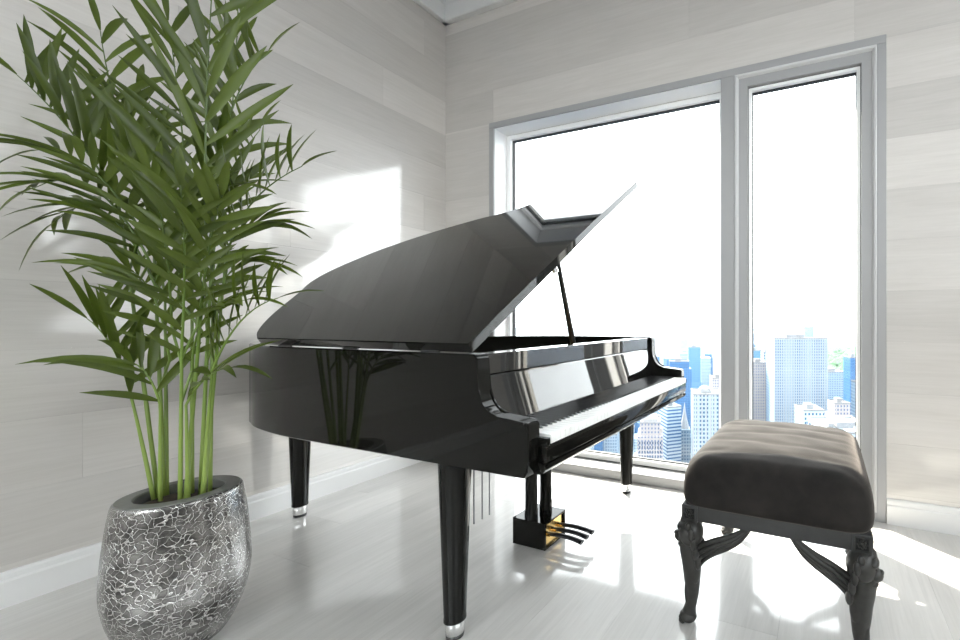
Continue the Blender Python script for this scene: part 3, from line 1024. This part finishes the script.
# ------------------------------------------------------------------ palm
FRONDS = [
    ((0.767, -1.886, 0.527), (0.653, -1.918, 1.53), (0.53, -1.988, 1.766), (0.393, -2.064, 1.948), 10, 0.31, 'up'),
    ((0.771, -1.862, 0.518), (0.673, -1.845, 1.493), (0.502, -1.875, 1.875), (0.383, -1.885, 2.217), 9, 0.34, 'face'),
    ((0.93, -1.852, 0.538), (1.053, -1.845, 1.342), (1.064, -1.852, 1.767), (1.108, -1.845, 2.382), 14, 0.42, 'steep'),
    ((0.923, -1.813, 0.523), (0.924, -1.778, 1.485), (0.937, -1.735, 1.879), (1.016, -1.666, 2.113), 11, 0.29, 'up'),
    ((0.988, -1.818, 0.534), (1.071, -1.806, 1.306), (1.16, -1.781, 1.496), (1.334, -1.723, 1.623), 11, 0.23, 'up'),
    ((0.829, -1.888, 0.537), (0.838, -1.92, 1.403), (0.718, -1.994, 1.608), (0.61, -2.064, 1.656), 10, 0.22, 'flat'),
    ((0.814, -1.894, 0.537), (0.863, -1.91, 1.303), (0.733, -1.988, 1.536), (0.592, -2.071, 1.534), 10, 0.22, 'flat'),
    ((0.846, -1.87, 0.533), (0.833, -1.889, 1.229), (0.659, -1.948, 1.48), (0.482, -2.007, 1.449), 10, 0.22, 'flat'),
    ((0.768, -1.905, 0.534), (0.776, -1.923, 0.839), (0.735, -1.95, 1.009), (0.664, -1.988, 1.117), 7, 0.28, 'up'),
    ((1.029, -1.809, 0.537), (1.055, -1.834, 0.937), (1.161, -1.808, 1.103), (1.296, -1.77, 1.182), 8, 0.23, 'up'),
    ((0.967, -1.815, 0.53), (0.964, -1.816, 1.162), (0.984, -1.754, 1.396), (1.041, -1.678, 1.472), 9, 0.21, 'flat'),
    ((0.871, -1.872, 0.537), (0.931, -1.883, 1.077), (0.983, -1.916, 1.367), (1.014, -1.957, 1.558), 10, 0.23, 'face'),
    ((0.924, -1.862, 0.541), (1.005, -1.886, 1.028), (1.069, -1.903, 1.316), (1.115, -1.928, 1.524), 10, 0.22, 'face'),
    ((0.96, -1.837, 0.537), (1.012, -1.851, 1.093), (1.097, -1.855, 1.354), (1.181, -1.859, 1.506), 10, 0.22, 'face'),
    ((0.774, -1.854, 0.515), (0.687, -1.818, 1.184), (0.56, -1.815, 1.644), (0.44, -1.808, 1.996), 10, 0.28, 'face'),
    ((0.862, -1.811, 0.513), (0.752, -1.771, 1.335), (0.659, -1.765, 1.84), (0.55, -1.765, 2.291), 11, 0.32, 'steep'),
    ((0.907, -1.782, 0.508), (0.787, -1.725, 1.377), (0.785, -1.672, 1.937), (0.741, -1.635, 2.49), 11, 0.28, 'face'),
    ((0.939, -1.848, 0.538), (0.989, -1.871, 0.829), (1.078, -1.857, 0.921), (1.177, -1.839, 0.956), 4, 0.24, 'flat'),
    ((0.851, -1.883, 0.538), (0.909, -1.902, 0.829), (0.893, -1.93, 0.94), (0.861, -1.964, 0.975), 4, 0.26, 'flat'),
    ((0.858, -1.858, 0.53), (0.851, -1.861, 0.972), (0.825, -1.898, 1.212), (0.745, -1.956, 1.293), 9, 0.22, 'flat'),
    ((0.943, -1.835, 0.534), (0.965, -1.848, 0.941), (1.04, -1.845, 1.11), (1.196, -1.81, 1.175), 8, 0.2, 'flat'),
    ((0.871, -1.853, 0.53), (0.877, -1.85, 1.179), (0.974, -1.844, 1.465), (1.155, -1.805, 1.557), 10, 0.22, 'flat'),
    ((0.767, -1.875, 0.523), (0.745, -1.849, 1.325), (0.64, -1.864, 1.583), (0.498, -1.893, 1.794), 9, 0.27, 'up'),
    ((0.962, -1.798, 0.523), (0.931, -1.775, 1.074), (0.937, -1.746, 1.274), (1.021, -1.686, 1.324), 8, 0.2, 'flat'),
    ((0.925, -1.801, 0.518), (0.836, -1.781, 1.256), (0.88, -1.731, 1.594), (0.963, -1.666, 1.831), 9, 0.24, 'up'),
    ((0.767, -1.856, 0.515), (0.687, -1.818, 1.406), (0.546, -1.847, 1.711), (0.365, -1.892, 1.931), 9, 0.26, 'up'),
]
palm = thing('palm', 'tall green parlour palm with arching feathery fronds in the silver planter', 'plant', (PX, PY, 0.49))
rl = random.Random(11)
def bez(p0, p1, p2, t):
    return p0 * (1 - t) ** 2 + p1 * 2 * t * (1 - t) + p2 * t * t
leaf_total = [0]
extra = bmesh.new()
extra_used = [False]
def leaf_faces(bm, base, d, nrm, L, Wd, droop, curl):
    """one lanceolate leaflet with a folded midrib"""
    side = d.cross(nrm).normalized()
    N = 6
    prof_w = [0.25, 0.76, 1.0, 1.0, 0.86, 0.55, 0.03]
    rows = []
    for i in range(N + 1):
        t = i / N
        c = base + d * (L * t) + Vector((0, 0, -1)) * (droop * L * t * t) + nrm * (curl * L * math.sin(math.pi * t) * 0.5)
        if c.z < 1.2 and c.y > -1.640:
            c.y = -1.640 - 0.02 * t
        w = Wd * 0.5 * prof_w[i]
        fold = nrm * (w * 0.45)
        tri = []
        for q in (-1, 0, 1):
            p = c + side * (w * q) + (fold if q else Vector((0, 0, 0)))
            tri.append(bm.verts.new(p))
        rows.append(tri)
    for i in range(N):
        for k in range(2):
            bm.faces.new((rows[i][k], rows[i][k + 1], rows[i + 1][k + 1], rows[i + 1][k]))
cam_dir = Vector((2.952 - PX, -2.567 - PY, 0)).normalized()
OWN = {0, 1, 2, 3, 4, 8, 9, 12, 14, 15, 16, 17, 18}
cane_pts = []
for fi in sorted(range(len(FRONDS)), key=lambda i: (i not in OWN, i)):
    b0, s0, m0, t0, npair, Lmax, mode = FRONDS[fi]
    b0, s0, m0, t0 = Vector(b0), Vector(s0), Vector(m0), Vector(t0)
    npair = max(4, int(round(npair * 0.84)))
    own = fi in OWN
    # root within the opening of the pot
    dv = Vector((b0.x - PX, b0.y - PY))
    if dv.length > 0.085:
        dv = dv.normalized() * 0.085
    b0 = Vector((PX + dv.x, PY + dv.y, 0.485))
    if not own:
        best = min((q for q in cane_pts if s0.z - 0.34 < q.z < s0.z - 0.10), key=lambda q: (q - s0).length, default=None)
        if best is None:
            own = True
        else:
            b0 = best.copy()
    ctrl = 2 * m0 - (s0 + t0) / 2
    path = []
    up_ctrl = Vector((b0.x * 0.35 + s0.x * 0.65, b0.y * 0.35 + s0.y * 0.65, b0.z * 0.3 + s0.z * 0.7))
    for i in range(8):
        path.append(bez(b0, up_ctrl, s0, i / 8))
    if own:
        cane_pts += [bez(b0, up_ctrl, s0, i / 24) for i in range(25)]
    for i in range(11):
        path.append(bez(s0, ctrl, t0, i / 10))
    rad = [(0.0064 - 0.0026 * i / 7) if own else 0.0038 for i in range(8)] + [0.0038 - 0.0026 * i / 10 for i in range(11)]
    bm = bmesh.new()
    add_tube(bm, path, rad, 8)
    frond = bm_obj('frond', bm, M['stem'], palm, smooth=True)
    frond.matrix_parent_inverse = Matrix.Translation(palm.location).inverted()
    for k in range(npair + 1):
        t = 0.10 + 0.90 * k / npair
        p = bez(s0, ctrl, t0, t)
        T = (bez(s0, ctrl, t0, min(1, t + 0.02)) - bez(s0, ctrl, t0, t - 0.02)).normalized()
        if mode in ('face', 'steep'):
            N0 = (cam_dir * 0.9 + Vector((0, 0, 0.35))).normalized()
            lift = 0.15
        elif mode == 'up':
            N0 = (cam_dir * 0.35 + Vector((0, 0, 1.0))).normalized()
            lift = 0.75
        else:
            N0 = (cam_dir * 0.55 + Vector((0, 0, 0.85))).normalized()
            lift = 0.10
        S = T.cross(N0)
        if S.length < 0.05:
            S = T.cross(Vector((1, 0, 0)))
        S.normalize()
        Nn = S.cross(T).normalized()
        UP = Vector((0, 0, 1)) - T * T.z
        UP = UP.normalized() if UP.length > 0.1 else Nn
        env = 0.55 + 0.45 * math.sin(math.pi * min(1.0, 0.22 + 0.62 * t))
        sides = (-1, 1) if k < npair else (0,)
        for s in sides:
            spread = math.radians((31 - 8 * t if mode == 'steep' else 44 - 20 * t) + rl.uniform(-13, 13))
            if s:
                tt = min(1.0, t + s * 0.22 / npair)
                p = bez(s0, ctrl, t0, tt)
            if s == 0:
                d = T.copy()
            else:
                d = (T * 0.72 + UP * rl.uniform(0.55, 0.85) + S * (s * 0.30)) if mode == 'up' else T * math.cos(spread) + S * (s * math.sin(spread)) + Nn * (lift * math.sin(spread) * rl.uniform(0.8, 1.15))
            d = (d + Vector((rl.uniform(-.16, .16), rl.uniform(-.16, .16), rl.uniform(-.14, .16)))).normalized()
            L = Lmax * env * rl.uniform(0.72, 1.04)
            Wd = 0.0245 * rl.uniform(0.82, 1.2) * (0.80 + 0.9 * (Lmax - 0.2))
            nrm = (Nn - d * Nn.dot(d))
            if nrm.length < 0.2:
                nrm = cam_dir - d * cam_dir.dot(d)
            nrm.normalize()
            # leaflets of steep fronds turn their face a little to the light
            nrm = (nrm + cam_dir * 0.35).normalized()
            nrm = (nrm - d * nrm.dot(d)).normalized()
            droop = rl.uniform(0.0, 0.10) if mode in ('up', 'steep') else rl.uniform(0.08, 0.30)
            if leaf_total[0] < 296:
                bm = bmesh.new()
                leaf_faces(bm, p, d, nrm, L, Wd, droop, 0.06)
                lf = bm_obj('leaflet', bm, M['leaf'], frond, smooth=True)
                leaf_total[0] += 1
            else:
                leaf_faces(extra, p, d, nrm, L, Wd, droop, 0.06)
                extra_used[0] = True
if extra_used[0]:
    ex = bm_obj('small_leaflets', extra, M['leaf'], palm, smooth=True)
    ex['kind'] = 'stuff'
    ex.matrix_parent_inverse = Matrix.Translation(palm.location).inverted()
else:
    extra.free()

# ------------------------------------------------------------------ the city outside, far below
GZ = -220.0
def facade(name, wall, win, pu, pv, fu, fv, rough=0.5, tint=0.15):
    """pale facade with a regular grid of window openings in the cladding"""
    m, nt, b = new_mat(name)
    tc = nd(nt, 'ShaderNodeTexCoord')
    geo = nd(nt, 'ShaderNodeNewGeometry')
    oi = nd(nt, 'ShaderNodeObjectInfo')
    sp = nd(nt, 'ShaderNodeSeparateXYZ')
    nt.links.new(tc.outputs['Object'], sp.inputs[0])
    vt = nd(nt, 'ShaderNodeVectorTransform')
    vt.vector_type = 'NORMAL'; vt.convert_from = 'WORLD'; vt.convert_to = 'OBJECT'
    nt.links.new(geo.outputs['True Normal'], vt.inputs[0])
    sn = nd(nt, 'ShaderNodeSeparateXYZ')
    nt.links.new(vt.outputs[0], sn.inputs[0])
    ax = math_node(nt, 'ABSOLUTE', sn.outputs[0])
    ay = math_node(nt, 'ABSOLUTE', sn.outputs[1])
    u = math_node(nt, 'ADD', math_node(nt, 'MULTIPLY', sp.outputs[0], ay), math_node(nt, 'MULTIPLY', sp.outputs[1], ax))
    mu = math_node(nt, 'GREATER_THAN', math_node(nt, 'FRACT', math_node(nt, 'DIVIDE', math_node(nt, 'ADD', u, 500.0), pu)), 1 - fu)
    mv = math_node(nt, 'GREATER_THAN', math_node(nt, 'FRACT', math_node(nt, 'DIVIDE', math_node(nt, 'ADD', sp.outputs[2], 500.0), pv)), 1 - fv)
    side = math_node(nt, 'LESS_THAN', math_node(nt, 'ABSOLUTE', sn.outputs[2]), 0.5)
    mask = math_node(nt, 'MULTIPLY', math_node(nt, 'MULTIPLY', mu, mv), side)
    tn = math_node(nt, 'ADD', math_node(nt, 'MULTIPLY', oi.outputs['Random'], 2 * tint), 1 - tint)
    cb_ = nd(nt, 'ShaderNodeCombineXYZ')
    for i in range(3):
        nt.links.new(tn, cb_.inputs[i])
    wc = mix_col(nt, 1.0, wall, cb_.outputs[0], 'MULTIPLY')
    nt.links.new(mix_col(nt, mask, wc, win), b.inputs['Base Color'])
    b.inputs['Roughness'].default_value = rough
    b.inputs['Specular IOR Level'].default_value = 0.3
    return m
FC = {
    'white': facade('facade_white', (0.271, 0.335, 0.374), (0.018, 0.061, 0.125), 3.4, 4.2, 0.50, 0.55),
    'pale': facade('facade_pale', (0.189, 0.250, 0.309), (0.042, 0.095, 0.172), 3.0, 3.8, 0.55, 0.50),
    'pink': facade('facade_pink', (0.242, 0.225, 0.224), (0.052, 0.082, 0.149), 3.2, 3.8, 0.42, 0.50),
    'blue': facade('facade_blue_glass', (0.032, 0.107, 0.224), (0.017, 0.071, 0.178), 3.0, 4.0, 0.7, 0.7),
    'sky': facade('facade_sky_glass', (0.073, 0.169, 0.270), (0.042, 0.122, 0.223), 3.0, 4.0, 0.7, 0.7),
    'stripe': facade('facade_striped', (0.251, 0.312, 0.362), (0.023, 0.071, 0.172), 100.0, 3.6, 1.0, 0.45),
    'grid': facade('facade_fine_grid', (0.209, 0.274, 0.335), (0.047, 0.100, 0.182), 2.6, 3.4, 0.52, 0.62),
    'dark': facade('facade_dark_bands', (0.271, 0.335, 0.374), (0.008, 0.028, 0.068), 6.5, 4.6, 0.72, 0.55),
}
M['roof'] = simple('pale_roof', (0.14, 0.145, 0.155), 0.8, noise=0.15, nscale=0.2)
M['street'] = simple('city_ground', (0.035, 0.045, 0.065), 0.9, noise=0.4, nscale=0.02)
M['park'] = simple('park_foliage', (0.03, 0.10, 0.03), 0.9, noise=0.5, nscale=0.05)
M['pierwhite'] = simple('pale_pier', (0.24, 0.25, 0.268), 0.7)

ground = box('city_ground', -7000, 7000, -2500, 12000, GZ - 2, GZ, M['street'])
structure(ground, 'distant city streets far below the window')

def local_box(bm, x0, x1, y0, y1, z0, z1):
    add_box(bm, x0, x1, y0, y1, z0, z1)

def building(label, x, y, top, w, dep, kind, yaw, style=None, group=None, roofstuff=True, name='building'):
    b = thing(name, label, 'building', (x, y, GZ), group)
    b.rotation_euler = (0, 0, math.radians(yaw))
    h = top - GZ
    tiers = [(w, dep, 0, h)]
    if style == 'setback':
        tiers = [(w, dep, 0, h * 0.82), (w * 0.74, dep * 0.74, h * 0.82, h * 0.93), (w * 0.45, dep * 0.45, h * 0.93, h)]
    elif style == 'step':
        tiers = [(w, dep, 0, h - 12), (w * 0.8, dep * 0.8, h - 12, h)]
    for i, (tw, td, z0, z1) in enumerate(tiers):
        bm = bmesh.new()
        local_box(bm, -tw / 2, tw / 2, -td / 2, td / 2, z0, z1)
        bm_obj('body' if i == 0 else 'setback', bm, FC[kind], b)
    tw, td, z0, z1 = tiers[-1]
    if roofstuff:
        bm = bmesh.new()
        t = max(0.5, tw * 0.03)
        for bx_ in ((-tw / 2 - 0.2, tw / 2 + 0.2, -td / 2 - 0.2, -td / 2 + t), (-tw / 2 - 0.2, tw / 2 + 0.2, td / 2 - t, td / 2 + 0.2), (-tw / 2 - 0.2, -tw / 2 + t, -td / 2, td / 2), (tw / 2 - t, tw / 2 + 0.2, -td / 2, td / 2)):
            local_box(bm, *bx_, z1 - 0.4, z1 + 1.2)
        bm_obj('parapet', bm, M['roof'], b)
        bm = bmesh.new()
        local_box(bm, -tw * 0.22, tw * 0.12, -td * 0.2, td * 0.2, z1, z1 + 4.5)
        bm_obj('roof_house', bm, M['roof'], b)
    return b, tiers

def window_grid(b, w, dep, z0, z1, cols, rows, mat, fw=0.55, fh=0.6, proud=0.25):
    """flat dark window panels on the two visible facades (towards the room and its left)"""
    bm = bmesh.new()
    for c in range(cols):
        u0 = -w / 2 + w * (c + (1 - fw) / 2) / cols
        u1 = u0 + w * fw / cols
        for r in range(rows):
            a = z0 + (z1 - z0) * (r + (1 - fh) / 2) / rows
            e = a + (z1 - z0) * fh / rows
            y = -dep / 2 - proud
            bm.faces.new([bm.verts.new(p) for p in ((u0, y, a), (u1, y, a), (u1, y, e), (u0, y, e))])
    o = bm_obj('windows', bm, mat, b)
    o['kind'] = 'stuff'
    return o

def piers(b, w, dep, z0, z1, n, width, proud, mat):
    for k in range(n):
        u = -w / 2 + w * k / (n - 1)
        bm = bmesh.new()
        local_box(bm, u - width / 2, u + width / 2, -dep / 2 - proud, -dep / 2 + 0.2, z0, z1)
        bm_obj('pier', bm, mat, b)

CY = 21.6
NEAR = [
    ('pale blue glass slab behind the deep blue tower', -259.8, 861.4, -57.6, 26.1, 30, 'sky', CY, None),
    ('deep blue glass tower beside the piano keyboard end', -225.0, 660.1, -68.2, 40.6, 30, 'blue', CY, 'step'),
    ('white stone high-rise with dark window columns next to the mullion', -110.5, 415.0, -73.7, 30.1, 34, 'white', CY, None),
    ('pinkish slab peeking out behind the white stone high-rise', -131.0, 546.7, -76.0, 17.6, 30, 'pink', CY, None),
    ('slim pale tower topped with a white spire', -144.3, 444.6, -121.5, 12.5, 14, 'pale', CY, None),
    ('white and blue horizontally striped tower left of the spire', -153.2, 419.6, -91.3, 16.3, 26, 'stripe', CY + 22, None),
    ('ornate pink stone block with a rounded top beside the piano leg', -160.7, 384.4, -100.3, 25.4, 34, 'pink', CY, 'step'),
    ('small deep blue block low under the keyboard', -252.0, 438.0, -141.5, 11.0, 16, 'blue', CY, None),
    ('short pale block under the keyboard left of the piano leg', -244.6, 458.7, -139.6, 15.1, 24, 'pale', CY, None),
    ('low white block at the left under the key bed', -243.9, 394.4, -133.3, 15.6, 30, 'white', CY, None),
    ('pale gridded block directly behind the far piano leg', -246.1, 501.1, -145.0, 21.6, 24, 'grid', CY, None),
    ('biggest pale tower with a fine window grid above the bench', -30.3, 543.6, -21.5, 64.1, 40, 'grid', CY, None),
    ('blue glass tower just right of the mullion', -117.4, 767.2, -54.0, 23.9, 30, 'sky', CY, None),
    ('pale pink tower between the mullion and the biggest tower', -80.7, 566.6, -55.7, 20.3, 26, 'pink', CY, None),
    ('narrow whitish tower touching the left edge of the biggest tower', -80.4, 652.8, -48.4, 12.4, 18, 'white', CY, None),
    ('mid-height gridded block right of the biggest tower below the park', 13.0, 689.8, -77.7, 30.9, 30, 'grid', CY, None),
    ('slender blue tower near the right edge of the sash', 35.6, 569.7, -45.4, 12.6, 20, 'blue', CY, None),
    ('small pinkish rooftop block in front of the slender blue tower', 17.0, 465.5, -84.1, 19.7, 24, 'pink', CY, 'step'),
    ('wide flat-roofed white building with dark window bands behind the bench', 16.3, 357.7, -82.6, 38.3, 50, 'dark', CY, None),
    ('short white block in front of the biggest tower', -10.5, 422.3, -83.9, 19.3, 26, 'white', CY, None),
    ('pale building cut by the right edge of the sash', 42.3, 529.3, -70.8, 12.8, 20, 'pale', CY, None),
]
M['winblue'] = simple('blue_window', (0.012, 0.03, 0.07), 0.25)
M['winpale'] = simple('pale_blue_window', (0.03, 0.055, 0.10), 0.25)
for i, (lab, x, y, top, w, dep, kind, yaw, sty) in enumerate(NEAR):
    b, tiers = building(lab, x, y, top, w, dep, kind, yaw, sty, None, i not in (4,))
    h = top - GZ
    if i == 2:
        piers(b, w, dep, 0, h, 8, 1.3, 0.9, M['pierwhite'])
        bm = bmesh.new()
        add_ellipsoid(bm, Vector((-2, 0, h)), (7, 9, 7), None, 20, 12)
        bm_obj('dome', bm, M['roof'], b, smooth=True)
    elif i == 4:
        bm = bmesh.new()
        add_lathe(bm, 0, 0, [(5.6, h), (4.2, h + 6), (2.6, h + 12), (1.2, h + 21), (0.15, h + 29)], 8)
        bm_obj('spire', bm, M['pierwhite'], b)
    elif i == 6:
        bm = bmesh.new()
        add_tube(bm, [(-7, 0, h), (7, 0, h)], [(9, 6), (9, 6)], 20)
        bm_obj('vault', bm, M['roof'], b)
        window_grid(b, w * 0.9, dep, 6, h - 16, 9, 22, M['winpale'])
    elif i == 11:
        piers(b, w, dep, 0, h, 23, 0.8, 0.6, M['pierwhite'])
    elif i == 18:
        window_grid(b, w * 0.96, dep, h - 60, h - 4, 7, 11, M['winblue'], 0.78, 0.55)
        for k in range(4):
            bm = bmesh.new()
            local_box(bm, -14 + k * 7, -10 + k * 7, -8 + 5 * (k % 2), -3 + 5 * (k % 2), h, h + 3)
            bm_obj('roof_unit', bm, M['roof'], b)

# blocks further out, losing themselves in the haze
rc = random.Random(21)
kinds = ['white', 'pale', 'pink', 'sky', 'grid', 'stripe', 'pale', 'blue']
F2 = Vector((-0.3683, 0.9297)); R2 = Vector((0.9297, 0.3683)); C2 = Vector((2.952, -2.567))
placed = []
LOOK = {'white': 'white', 'pale': 'pale grey', 'pink': 'pinkish', 'sky': 'light blue glass', 'grid': 'finely gridded grey', 'stripe': 'white and blue striped', 'blue': 'deep blue glass'}
def far_block(lo, hi, label, group, hmin, hmax, count, wmin, wmax):
    done = 0
    tries = 0
    while done < count and tries < 4000:
        tries += 1
        d = lo + (hi - lo) * rc.random() ** 0.8
        l = d * rc.uniform(-0.62, 0.62)
        p = C2 + F2 * d + R2 * l
        w = rc.uniform(wmin, wmax); dp = rc.uniform(wmin, wmax)
        r = 0.6 * (w + dp) / 1.6
        if any((p.x - q[0]) ** 2 + (p.y - q[1]) ** 2 < (r + q[2]) ** 2 for q in placed):
            continue
        if any((p.x - n_[1]) ** 2 + (p.y - n_[2]) ** 2 < (r + 0.7 * max(n_[4], n_[5])) ** 2 for n_ in NEAR):
            continue
        # leave the park open
        if 1350 < d < 3150 and 0.37 < l / d < 0.56:
            continue
        placed.append((p.x, p.y, r))
        hh = rc.uniform(hmin, hmax) * (1.30 if rc.random() < 0.12 else 1.0)
        kd = rc.choice(kinds)
        building(label % LOOK[kd], p.x, p.y, GZ + hh, w, dp, kd, CY + rc.choice((0, 0, 18, -14, 30)), rc.choice((None, None, 'step', 'setback')), group % LOOK[kd], False)
        done += 1
far_block(420, 760, 'low %s city block in the streets between the tall towers', 'low %s city blocks between the towers', 30, 85, 90, 18, 36)
far_block(760, 1500, 'hazy %s city block in the middle distance beyond the towers', 'hazy %s city blocks in the middle distance', 40, 120, 100, 22, 48)
far_block(1500, 6500, 'faint far %s city block fading into the horizon haze', 'faint far %s city blocks at the horizon', 40, 130, 95, 40, 95)
# park trees: countless crowns
bm = bmesh.new()
rp = random.Random(5)
for k in range(420):
    d = rp.uniform(1450, 3000)
    l = d * rp.uniform(0.405, 0.52)
    p = C2 + F2 * d + R2 * l
    s = rp.uniform(14, 30)
    mt = Matrix.Translation((p.x, p.y, GZ + s * 0.6)) @ Matrix.Diagonal((s, s, s * 0.8, 1))
    bmesh.ops.create_icosphere(bm, subdivisions=1, radius=1.0, matrix=mt)
pk = bm_obj('park_trees', bm, M['park'])
pk['kind'] = 'stuff'
tag(pk, 'green treetops of a park beyond the city towers', 'trees')

# morning haze lying over the city
hz = bpy.data.materials.new('city_haze')
hz.use_nodes = True
nt = hz.node_tree
nt.nodes.clear()
out = nd(nt, 'ShaderNodeOutputMaterial')
vsn = nd(nt, 'ShaderNodeVolumeScatter')
vsn.inputs['Color'].default_value = (0.072, 0.083, 0.090, 1)
vsn.inputs['Density'].default_value = 0.00040
vsn.inputs['Anisotropy'].default_value = 0.2
nt.links.new(vsn.outputs[0], out.inputs['Volume'])
hb = box('haze', -6500, 6500, 250, 9500, GZ + 0.5, 60, hz)
structure(hb, 'white haze lying over the distant city')
